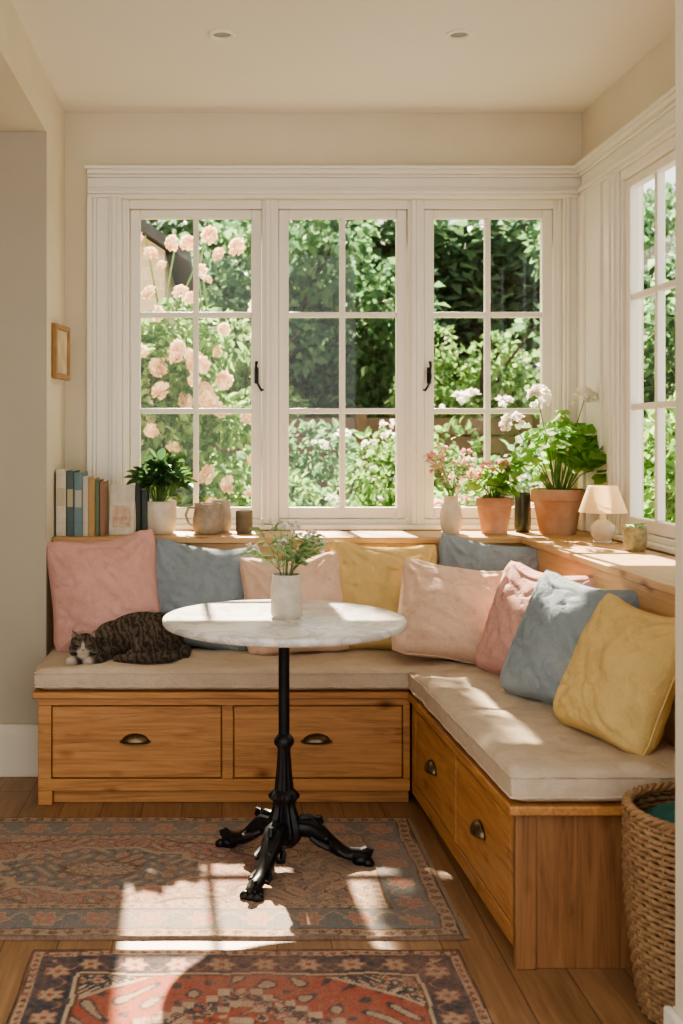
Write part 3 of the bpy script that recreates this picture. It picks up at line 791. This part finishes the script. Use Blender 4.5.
# ------------------------------------------------------------------ basket
BX,BY=1.085,2.44
t=thing('wicker_basket','tall woven wicker basket holding a green cloth','basket',(BX,BY,0))
def br(z): return .135+.035*sin(min(1,z/.46)*pi*.62)
b=MB(); rows=34; K=60
for k in range(rows):
    z=.012+k*.0132; r0=br(z)
    pts=[]
    for i in range(K):
        a=2*pi*i/K; r=r0+.0045*cos(30*a+pi*(k%2)); pts.append((r*cos(a),r*sin(a),z))
    b.tube(pts,.0066,5,closed=True)
b.obj('woven_body',M_wick,parent=t,angle=80)
b=MB()
for i in range(30):
    a=2*pi*(i+.0)/30; b.tube([(br(z)*cos(a),br(z)*sin(a),z) for z in [.005,.1,.2,.3,.4,.455]],.004,5)
b.lathe([(0,.006),(.13,.006),(.13,.012),(0,.012)],n=30)
b.obj('stakes',M_wick,parent=t)
b=MB()
for ph in (0,2.09,4.18):
    pts=[]
    for i in range(120):
        a=2*pi*i/120; r=br(.46)+.007*cos(16*a+ph); pts.append((r*cos(a),r*sin(a),.461+.007*sin(16*a+ph)))
    b.tube(pts,.006,6,closed=True)
b.obj('braided_rim',M_wick,parent=t)
b=MB(); N=26; vs=[];fs=[]
for i in range(N+1):
    for j in range(N*2):
        rr=i/N*.150; a=2*pi*j/(N*2)
        vs.append((rr*cos(a),rr*sin(a),.40+.045*noise.noise(Vector((rr*cos(a)*14,rr*sin(a)*14,1)))+.07*(1-(rr/.15)**2)))
for i in range(N):
    for j in range(N*2):
        k=(j+1)%(N*2); fs.append((i*N*2+j,(i+1)*N*2+j,(i+1)*N*2+k,i*N*2+k))
b.add(vs,fs); tag(b.obj('folded_cloth',linen('green_cloth',(.05,.14,.12)),loc=(BX,BY,0)),'dark green cloth heaped inside the wicker basket','cloth')

# ------------------------------------------------------------------ rugs
def rug(name,x0,x1,y0,y1,colf,label,fade,wc,step=.0045):
    nx=int((x1-x0)/step); ny=int((y1-y0)/step); vs=[];fs=[];cs=[]
    for i in range(nx+1):
        for j in range(ny+1):
            x=x0+(x1-x0)*i/nx; y=y0+(y1-y0)*j/ny
            z=.009+.0015*noise.noise(Vector((x*6,y*6,0)))
            if i in(0,nx) or j in(0,ny): z=.001
            vs.append((x+.006*noise.noise(Vector((y*5,1,0))),y+.006*noise.noise(Vector((x*5,2,0))),z))
            jx=.010*noise.noise(Vector((x*9,y*9,7))); jy=.010*noise.noise(Vector((x*9,y*9,17)))
            c=colf(x-x0+jx,y-y0+jy,x1-x0,y1-y0); k=noise.noise(Vector((x*4,y*4,3)))*.6+noise.noise(Vector((x*22,y*22,5)))*.4+noise.noise(Vector((x*70,y*70,5)))*.45
            f=max(0,min(.9,fade+.6*k)); w=wc
            cs.extend([c[0]*(1-f)+w[0]*f,c[1]*(1-f)+w[1]*f,c[2]*(1-f)+w[2]*f,1])
    for i in range(nx):
        for j in range(ny):
            q=i*(ny+1)+j; fs.append((q,q+ny+1,q+ny+2,q+1))
    b=MB(); b.add(vs,fs); cx,cy=(x0+x1)/2,(y0+y1)/2
    t=thing(name,label,'rug',(cx,cy,0))
    o=b.obj('rug_pile',attr_mat(name+'_wool'),parent=t,off=(cx,cy,0),angle=80)
    at=o.data.color_attributes.new('Col','FLOAT_COLOR','POINT'); at.data.foreach_set('color',cs)
    return t
NAVY=(.065,.07,.08);RED=(.36,.105,.07);ROSE=(.42,.21,.16);TAN=(.43,.32,.22);TEAL=(.17,.195,.20);CREAM=(.48,.37,.26);BRN=(.13,.08,.055);RUST=(.34,.16,.10)
def arab(x,y,k,A,B,D):
    u=k*x+1.6*sin(k*.62*y+.5); v=k*y+1.6*sin(k*.62*x)
    s=sin(u)*sin(v)
    if s>.72: return B
    if s>.45: return A
    if s>.33: return D
    if abs(s)<.07: return D
    if s<-.80: return A
    return None
def rosette(x,y,p,A,B,D):
    r=hypot(x,y)/p; a=math.atan2(y,x)
    if r<.09: return B
    if r<.27+.07*cos(6*a): return A
    if r<.34+.07*cos(6*a): return D
    return None
def border(d,tp,a,c,bg,A,B,D):
    w=c-a; p=w*1.25; tt=(tp%p)-p/2; m=rosette(tt,d-(a+c)/2,w,A,B,D)
    if m: return m
    v=d-(a+c)/2-.33*w*cos(2*pi*tp/p)
    if abs(v)<.035*w: return D
    return bg
def rug1(x,y,W,H):
    dx=min(x,W-x);dy=min(y,H-y); d=min(dx,dy); tp=y if dx<dy else x
    if d<.010: return BRN
    if d<.045: return border(d,tp,.010,.045,TAN,BRN,ROSE,BRN)
    if d<.052: return BRN
    if d<.165: return border(d,tp,.052,.165,TEAL,ROSE,TAN,TAN)
    if d<.173: return BRN
    if d<.200: return border(d,tp,.173,.200,TAN,TEAL,ROSE,BRN)
    ux=x-W/2+.05;uy=y-H/2; a=math.atan2(uy/.26,ux/.50); m=hypot(ux/.50,uy/.26)*(1+.06*cos(12*a))
    if m<.20: return arab(ux,uy,75,TEAL,TAN,BRN) or TAN
    if m<.25: return BRN
    if m<.60: return arab(ux,uy,62,TAN,ROSE,BRN) or TEAL
    if m<.66: return TAN
    if m<.97: return arab(ux,uy,62,TEAL,TAN,BRN) or ROSE
    if m<1.02: return BRN
    return arab(ux,uy,55,ROSE,TEAL,BRN) or TAN
def rug2(x,y,W,H):
    dx=min(x,W-x);dy=min(y,H-y); d=min(dx,dy); tp=y if dx<dy else x
    if d<.012: return BRN
    if d<.034: return border(d,tp,.012,.034,TAN,RED,NAVY,BRN)
    if d<.040: return NAVY
    if d<.125: return border(d,tp,.040,.125,NAVY,TAN,RED,RUST)
    if d<.134: return CREAM
    if d<.142: return BRN
    ux=x-W/2+.02;uy=(H-y)-.46
    s=.026; ax,ay=math.floor(abs(ux)/s)*s,math.floor(abs(uy)/s)*s
    m=ax/.42+ay/.30
    if m<.16: return CREAM
    if m<.30: return NAVY
    if m<.37: return CREAM
    if m<.56: return arab(ux,uy,70,TAN,NAVY,BRN) or RED
    if m<.61: return TAN
    if m<.80: return arab(ux,uy,70,RED,CREAM,TAN) or NAVY
    if m<.86: return CREAM
    cx=(W/2-.142)-abs(ux); cy=uy+.318
    if cx/.17+cy/.11<1 and uy<0: return arab(ux,uy,85,CREAM,RED,TAN) or NAVY
    if cx/.17+cy/.11<1.12 and uy<0: return CREAM
    return arab(ux,uy,45,NAVY,TAN,RED) or RED
t=rug('persian_rug',-1.25,.628,2.81,3.705,rug1,'faded rust and brown patterned wool rug under the table',.44,(.34,.245,.19))
b=MB()
for i in range(150):
    y=2.815+(3.70-2.815)*i/149-3.2575; x=.628+.311
    b.tube([(x-.002,y,.006),(x+.008,y+R(-.002,.002),.004),(x+.014+R(-.004,.004),y+R(-.004,.004),.002)],[.002,.0016,.0008],4)
o=b.obj('fringe',plain('rug_fringe',(.34,.26,.18)),parent=t); o['kind']='stuff'
rug('persian_rug',-.478,.600,1.30,2.745,rug2,'red and navy patterned oriental rug with large medallion',.28,(.34,.20,.15))

# ------------------------------------------------------------------ garden
b=MB(); b.box(-14,18,4.96,30,-.3,-.15); o=b.obj('ground',M_grass,smooth=False); o['kind']='structure'; o['label']='sunlit garden lawn'
t=thing('brick_outbuilding','neighbouring brick gable with dark sloping gutter','building',(-2.2,9.2,-.15))
b=MB(); y0,y1=-1.2,1.3
xs=[-2.2,1.78]
vs=[(xs[0],y0,0),(xs[1],y0,0),(xs[1],y0,2.83),(xs[0],y0,5.5),(xs[0],y1,0),(xs[1],y1,0),(xs[1],y1,2.83),(xs[0],y1,5.5)]
b.add(vs,[(0,1,2,3),(5,4,7,6),(1,5,6,2),(4,0,3,7)]); b.obj('brick_wall',M_brick,parent=t,smooth=False)
b=MB()
b.add([(xs[0],y0-.15,5.52),(1.97,y0-.15,2.72),(1.97,y1,2.72),(xs[0],y1,5.52),(xs[0],y0-.15,5.60),(1.97,y0-.15,2.80),(1.97,y1,2.80),(xs[0],y1,5.60)],[(0,1,2,3),(7,6,5,4),(0,4,5,1),(1,5,6,2),(2,6,7,3),(3,7,4,0)])
b.obj('roof',plain('slate',(.06,.06,.065),(.03,.03,.033),8,.5),parent=t,smooth=False)
t=MB()
for k in range(9): t.box(-.3,9,0,.02,.05+k*.18,.05+k*.18+.165)
for k in range(6): t.box(-.3+k*1.6,-.2+k*1.6,-.06,0,0,1.75)
tag(t.obj('wooden_fence',plain('weathered_fence',(.22,.14,.09),(.14,.085,.055),5,.9),loc=(0,10.6,-.15)),'weathered brown horizontal board fence behind the shrubs','fence')

def cloud(b,n,c,rad,L,kind='card',nc=20,cr=.28,mi=0,zmin=None):
    cs=[]
    for i in range(nc):
        while True:
            p=Vector((R(-1,1),R(-1,1),R(-1,1)))
            if p.length<1: break
        p=p*(.6+.4*R(0,1)); cs.append((Vector(c)+Vector((p.x*rad[0],p.y*rad[1],p.z*rad[2])),R(.7,1.2)))
    for i in range(n):
        cc,s=random.choice(cs)
        d=Vector((random.gauss(0,1),random.gauss(0,1),random.gauss(0,1))).normalized()
        p=cc+d*(cr*s*max(rad)*R(.55,1)**.5)
        if zmin is not None and p.z<zmin: p.z=zmin+R(0,.3)
        dd=d+Vector((R(-.8,.8),R(-.8,.8),R(-.9,.3)))
        b.leaf(p,dd,L*R(.6,1.2),L*.6,mi,kind=kind,roll=R(-1.5,1.5))
def tree_proto(n,L,mat,h=5.0,rx=1.7):
    t=thing('garden_tree','leafy green garden tree','tree',(0,0,-.15),group='garden trees')
    b=MB(); b.tube([(0,0,0),(.03,.02,.8),(-.03,0,1.8),(.02,.05,3.2)],[.16,.12,.10,.05],8)
    for i in range(7):
        a=i*.9; b.tube([(0,0,.9+i*.3),(cos(a)*.5,sin(a)*.5,1.5+i*.32),(cos(a)*1.1,sin(a)*1.1,1.9+i*.36)],[.05,.03,.012],6)
    b.obj('trunk',M_bark,parent=t)
    b=MB(); cloud(b,n,(0,0,h*.52),(rx,rx*.8,h*.46),L,nc=60,cr=.20,zmin=.3); b.obj('foliage',mat,parent=t)
    return t
def clone(t,loc,rz,sc,label=None):
    n=t.copy(); COL.objects.link(n); n.location=loc; n.rotation_euler=(0,0,rz); n.scale=(sc,sc,sc)
    if label: n['label']=label
    for c in list(t.children):
        k=c.copy(); COL.objects.link(k); k.parent=n
    return n
TA=tree_proto(9500,.17,M_leafA); TB=tree_proto(8000,.15,M_leafB,4.4,1.5)
TA.location=(.9,14.4,-.15); TA.scale=(1.05,)*3; TB.location=(2.9,12.2,-.15); TB.scale=(.66,)*3
clone(TA,(5.3,14.4,-.15),1.3,1.1); clone(TA,(-3.4,14.2,-.15),2.6,1.0); clone(TB,(6.2,12.2,-.15),2,.8)
clone(TA,(9.9,14.0,-.15),4,1.05); clone(TA,(3.95,8.8,-.15),5,.66); clone(TB,(3.6,6.6,-.15),3.3,.58)
clone(TA,(6.8,8.8,-.15),2.2,.66); clone(TB,(.2,12.2,-.15),1.2,.66)
b=MB(); b.box(-9,14,17.5,18.4,0,4.9,1)
for i in range(22000):
    b.leaf((R(-9,14),17.35+R(-.45,.2),R(0,5.3)),(R(-1,1),-R(.2,1),R(-.7,.5)),R(.2,.36),.19,0,kind='card')
tag(b.obj('hedge',[M_leafH,plain('hedge_core',(.05,.09,.045))],loc=(0,0,-.15)),'tall dense green boundary hedge','hedge')
t=thing('garden_tree','slender tree added to shade the central window','tree',(.36,7.6,-.15),group='garden trees')  # added tree, crown above the view blocks sun through the central window
b=MB(); b.tube([(0,0,0),(.01,0,1.2),(-.01,0,2.4),(.0,0,3.6),(.02,0,4.7)],[.035,.03,.027,.02,.01],8)
for i in range(7):
    a=i*2.1; b.tube([(.0,0,3.7+i*.1),(.02+cos(a)*.12,sin(a)*.12,3.9+i*.12),(.03+cos(a)*.24,sin(a)*.2,4.05+i*.12)],[.012,.008,.004],5)
b.obj('trunk',M_bark,parent=t)
b=MB(); cloud(b,1000,(.05,0,4.42),(.19,.25,.42),.085,'oval',24,.27); b.obj('foliage',M_leafB,parent=t)

t=thing('climbing_rose','climbing rose bush covered in pale peach blooms','rose bush',(-.45,6.35,-.15))
b=MB()
for i in range(14):
    x=R(-.7,.55); pts=[(x*.5,R(-.1,.1),0)]
    for k in range(1,8): pts.append((x*.5+x*.5*k/7+R(-.08,.08),R(-.2,.2),k*.37))
    b.tube(pts,[.014-.0012*k for k in range(8)],5)
b.obj('stems',M_stem,parent=t)
b=MB(); cloud(b,10500,(-.02,0,1.35),(.74,.30,1.28),.070,'oval',140,.115,zmin=.2); b.obj('foliage',M_leafB,parent=t)
def rose_mesh(r,sd):
    b=MB()
    for ring,(n,rr,tm,wd) in enumerate([(6,1.05,1.0,.60),(6,.82,1.3,.62),(5,.60,1.6,.7),(4,.42,1.95,.85),(3,.25,2.3,1.1)]):
        for i in range(n):
            az=2*pi*i/n+ring*.7+sd+.25*sin(sd*9+i*3+ring); vs=[];fs=[]; A,T=6,6
            for u in range(A):
                for v in range(T):
                    s=-1+2*u/(A-1); th=.25+(tm-.25)*v/(T-1)
                    k=1+(.38 if ring<3 else .12)*(v/(T-1))**2-.30*s*s*(v/(T-1))+.14*sin(s*5+i*2+ring+sd)*(v/(T-1))**2
                    a=az+s*wd*(1 if v else .6)
                    rad=r*rr*k
                    vs.append((rad*sin(th)*cos(a),rad*sin(th)*sin(a),-rad*cos(th)*.7+r*.10*ring))
            for u in range(A-1):
                for v in range(T-1): q_=u*T+v; fs.append((q_,q_+1,q_+T+1,q_+T))
            b.add(vs,fs)
    return b
protos=[]
for k in range(92):
    r=R(.026,.052)
    p=(R(-.5,.66),R(-.46,-.22),R(.85,2.60))
    if k%2: p=(-.02+R(-.38,.5),p[1],1.25+1.35*R(0,1))
    rot=(radians(90)+R(-.9,.5),R(-.4,.4),R(-1,1))
    if k<6:
        o=rose_mesh(.05,k).obj('rose_bloom',M_rose,parent=t,loc=p,rot=rot,angle=80); protos.append(o)
    else:
        o=protos[k%6].copy(); COL.objects.link(o); o.parent=t; o.location=p; o.rotation_euler=rot
    o.scale=(r/.05,)*3
def shrub(label,loc,n,rad,L,mat,fm=None,nf=0,fs=.03):
    t=thing('garden_shrub',label,'shrub',loc)
    b=MB(); cloud(b,n,(0,0,rad[2]),rad,L,'oval',26,.30,zmin=.05); b.obj('foliage',mat,parent=t)
    b=MB()
    for i in range(6): b.tube([(0,0,0),(R(-.3,.3)*rad[0],R(-.3,.3)*rad[1],rad[2]),(R(-.7,.7)*rad[0],R(-.7,.7)*rad[1],rad[2]*1.6)],[.012,.008,.004],5)
    b.obj('stems',M_stem,parent=t)
    if fm:
        b=MB()
        for i in range(nf):
            c=(R(-1,1)*rad[0],-R(.2,1)*rad[1],rad[2]*R(1.0,2.1)); bloom(b,c,fs,7,0,fs*1.3)
        b.obj('flowers',fm,parent=t)['kind']='stuff'
shrub('bright green flowering border shrub',(.42,7.0,-.15),1700,(.36,.32,.60),.075,M_leafB,M_pinkf,10)
shrub('yellow-green border shrub with white flowers',(1.1,7.9,-.15),1900,(.42,.36,.74),.07,M_leafB,M_white,12)
shrub('pink flowering border plants',(1.6,6.8,-.15),1800,(.42,.35,.64),.07,M_leafB,M_pinkf,12)
shrub('leafy border shrub with white flowers',(2.4,8.0,-.15),1900,(.50,.4,.74),.08,M_leafA,M_white,10)
shrub('rounded green border shrub',(.45,9.2,-.15),2400,(.6,.4,.84),.09,M_leafA)
shrub('rounded bright green border shrub',(1.8,9.5,-.15),2600,(.7,.4,.90),.10,M_leafB,M_white,8,.04)
shrub('dense green shrub beside the house',(2.45,5.5,-.15),2600,(.36,.42,.95),.08,M_leafB,M_white,8)
shrub('green shrub below the side window',(2.75,4.2,-.15),1500,(.45,.5,.7),.08,M_leafB)

# ------------------------------------------------------------------ light
W=bpy.data.worlds.new('World'); bpy.context.scene.world=W; W.use_nodes=True
bg=W.node_tree.nodes['Background']; bg.inputs[0].default_value=(1.0,.96,.89,1); bg.inputs[1].default_value=2.1
sd=bpy.data.lights.new('sun','SUN'); sd.energy=31; sd.color=(1,.86,.66); sd.angle=radians(.8)
so=bpy.data.objects.new('sun',sd); COL.objects.link(so)
so.rotation_euler=Vector((.05,-1,-.90)).to_track_quat('-Z','Y').to_euler(); so.location=(0,8,8)
bpy.context.scene.view_settings.look='AgX - Medium High Contrast'

# ------------------------------------------------------------------ camera
cd=bpy.data.cameras.new('camera'); cam=bpy.data.objects.new('camera',cd); COL.objects.link(cam)
cam.location=(0,0,1.29); cam.rotation_euler=(radians(90),0,0)
cd.sensor_width=36; cd.lens=1090/1024*36; cd.shift_x=(341.5-222)/1024; cd.shift_y=-(512-440)/1024
cd.dof.use_dof=True; cd.dof.focus_distance=3.7; cd.dof.aperture_fstop=4
bpy.context.scene.camera=cam
